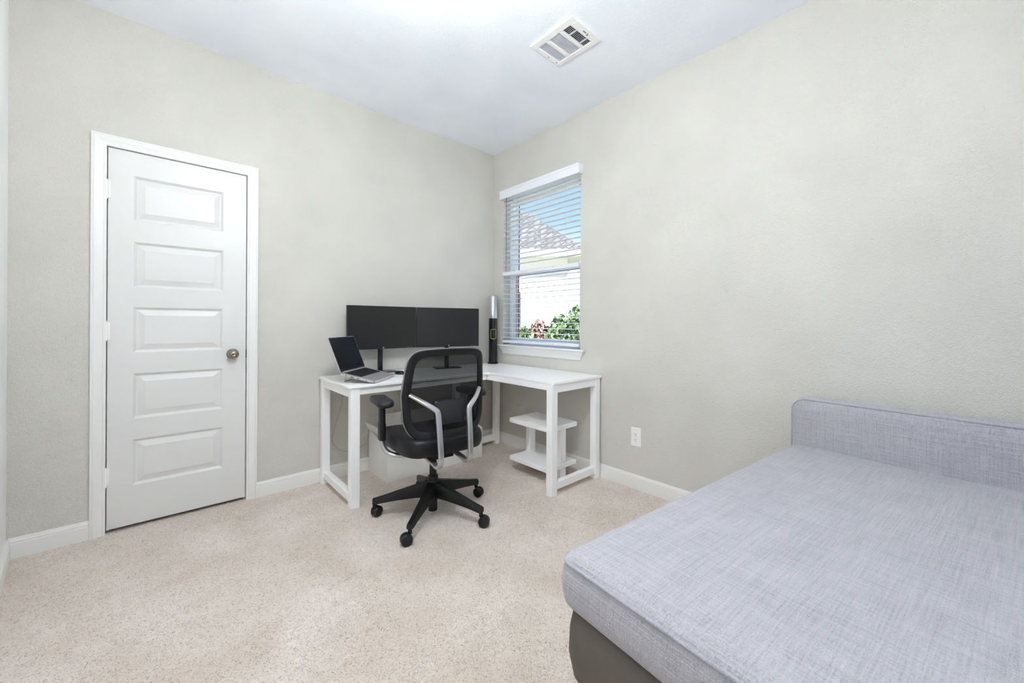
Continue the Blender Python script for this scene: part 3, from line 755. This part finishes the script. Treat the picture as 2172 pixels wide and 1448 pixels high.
# back rest
def back_slab(x0, x1, y0, y1, z0, z1, r):
    b = MB(); rs = []
    def prof(ins, n_c=7):
        pts = []; a0y, a1y, a0z, a1z = y0 + ins, y1 - ins, z0 + ins * .3, z1 - ins; R = .055
        for qy, qz, s0, RR in ((a1y - R, a1z - R, 0, R), (a0y + R, a1z - R, 90, R), (a0y + .01, a0z + .01, 180, .01), (a1y - .01, a0z + .01, 270, .01)):
            for k in range(n_c + 1):
                a = math.radians(s0 + 90 * k / n_c); pts.append((qy + RR * math.cos(a), qz + RR * math.sin(a)))
        return pts
    for s_ in (.4, .8): rs.append([(x0 - .010 * (1 - s_ ** 2), (y0 + y1) / 2 + (y - (y0 + y1) / 2) * s_, (z0 + z1) / 2 + (z - (z0 + z1) / 2) * s_) for y, z in prof(.012)])
    rs.append([(x0, y, z) for y, z in prof(.012)]); rs.append([(x0 + .006, y, z) for y, z in prof(.004)])
    rs.append([(x0 + .022, y, z) for y, z in prof(.0)]); rs.append([(x0 + (x1 - x0) * .5, y, z) for y, z in prof(-.006)]); rs.append([(x1 - .022, y, z) for y, z in prof(.0)])
    rs.append([(x1 - .005, y, z) for y, z in prof(.006)]); rs.append([(x1, y, z) for y, z in prof(.02)])
    b.rings(rs); return b, prof
b, prof = back_slab(SD, SD + .125, -SLN + .01, -.012, .45, .772, .04)
back = b.build('backrest', 'sofa_fabric', sofa, smooth=60)
b = MB(); b.tube([(SD + .006, y, z) for y, z in prof(.002)], .0032, 8, closed=True); b.build('piping', 'piping_fabric', back, smooth=60)
for x, y in ((.09, -.09), (SD, -.09), (.09, -SLN + .09), (SD, -SLN + .09)):
    b = MB(); b.cyl((x, y, 0), (x, y, .24), .018, .026, n=18); b.build('leg', 'grey_trim', sofa, smooth=40)

# ------------------------------------------------------------------ outside the window
b = MB(); b.box((.235, -40, -.5), (60, 60, -.35)); o = b.build('ground', 'grass'); tag(o, 'lawn outside the window', kind='structure')
base = Vector((CAM.x, CAM.y, 0))
def W3(lat, dist, z): return base + rt * lat + fw * dist + Vector((0, 0, z))
HD, HL, EZ = 9.6, 1.80, 2.92                     # eave distance, right corner, eave height
hs = thing('neighbour_house', W3(-1.5, HD + 2, -.35), 0, 'neighbouring house with grey hip roof seen through the window', 'house')
ho = hs.location
def HP(lat, dist, z): return W3(lat, dist, z) - ho
b = MB(); a0 = [HP(-9, HD + .4, -.35), HP(HL - .4, HD + .4, -.35), HP(HL - .4, HD + 7, -.35), HP(-9, HD + 7, -.35)]
b.rings([a0, [p + Vector((0, 0, EZ + .30)) for p in a0]]); b.build('house_wall', 'cream_wall', hs)
TT, PIT = 1.35, .92
b = MB(); e4 = [HP(-9, HD, EZ), HP(HL, HD, EZ), HP(HL, HD + 7.4, EZ), HP(-9, HD + 7.4, EZ)]
top = [HP(-9, HD + TT, EZ + TT * PIT), HP(HL - TT, HD + TT, EZ + TT * PIT), HP(HL - TT, HD + 7.4 - TT, EZ + TT * PIT), HP(-9, HD + 7.4 - TT, EZ + TT * PIT)]
b.rings([e4, top]); b.build('roof', 'shingle', hs)
b = MB(); b.rings([[p + Vector((0, 0, -.16)) for p in e4], [p + Vector((0, 0, -.001)) for p in e4]]); b.build('fascia_board', 'fascia', hs)
b = MB(); wq = [HP(-.6, HD + .38, .5), HP(.2, HD + .38, .5), HP(.2, HD + .38, 1.9), HP(-.6, HD + .38, 1.9)]
dv = fw * .03; b.rings([wq, [p + dv for p in wq]]); b.build('house_window', 'glass_dark', hs)
def shrub(lat, dist, h, r, mat_, label, seed):
    rnd = random.Random(seed); P = W3(lat, dist, -.35)
    t = thing('shrub', P, 0, label, 'shrub', 'shrubs outside the window')
    b = MB()
    for i in range(900):
        th, ph = rnd.uniform(0, 2 * math.pi), math.acos(rnd.uniform(-.6, 1)); rr = r * rnd.uniform(.55, 1.0)
        c = Vector((rr * math.sin(ph) * math.cos(th), rr * math.sin(ph) * math.sin(th), h * .58 + h * .42 * math.cos(ph) * rnd.uniform(.7, 1.05)))
        n_ = Vector((rnd.uniform(-1, 1), rnd.uniform(-1, 1), rnd.uniform(-.2, 1))).normalized(); u = n_.orthogonal().normalized(); w_ = n_.cross(u); l = rnd.uniform(.05, .10)
        b.add([c - u * l, c - w_ * l * .45, c + u * l, c + w_ * l * .45], [(0, 1, 2, 3)])
    fo = b.build('foliage', mat_, t); fo['kind'] = 'stuff'
    b = MB(); b.cyl((0, 0, 0), (0, 0, h * .6), .05, .02, n=8); b.build('stem', 'stem_brown', t)
shrub(1.02, 8.1, 1.62, .38, 'leaf_green', 'bushy green shrub outside in front of the neighbouring house, middle one of the green shrubs', 1)
shrub(.62, 9.0, 1.50, .34, 'leaf_red', 'reddish shrub outside between green shrubs', 2)
shrub(.20, 8.0, 1.38, .38, 'leaf_green', 'low green shrub outside, left of the reddish shrub', 3)
shrub(1.52, 9.0, 1.84, .38, 'leaf_green', 'tall green shrub outside at the right, partly cut by the window edge', 4)
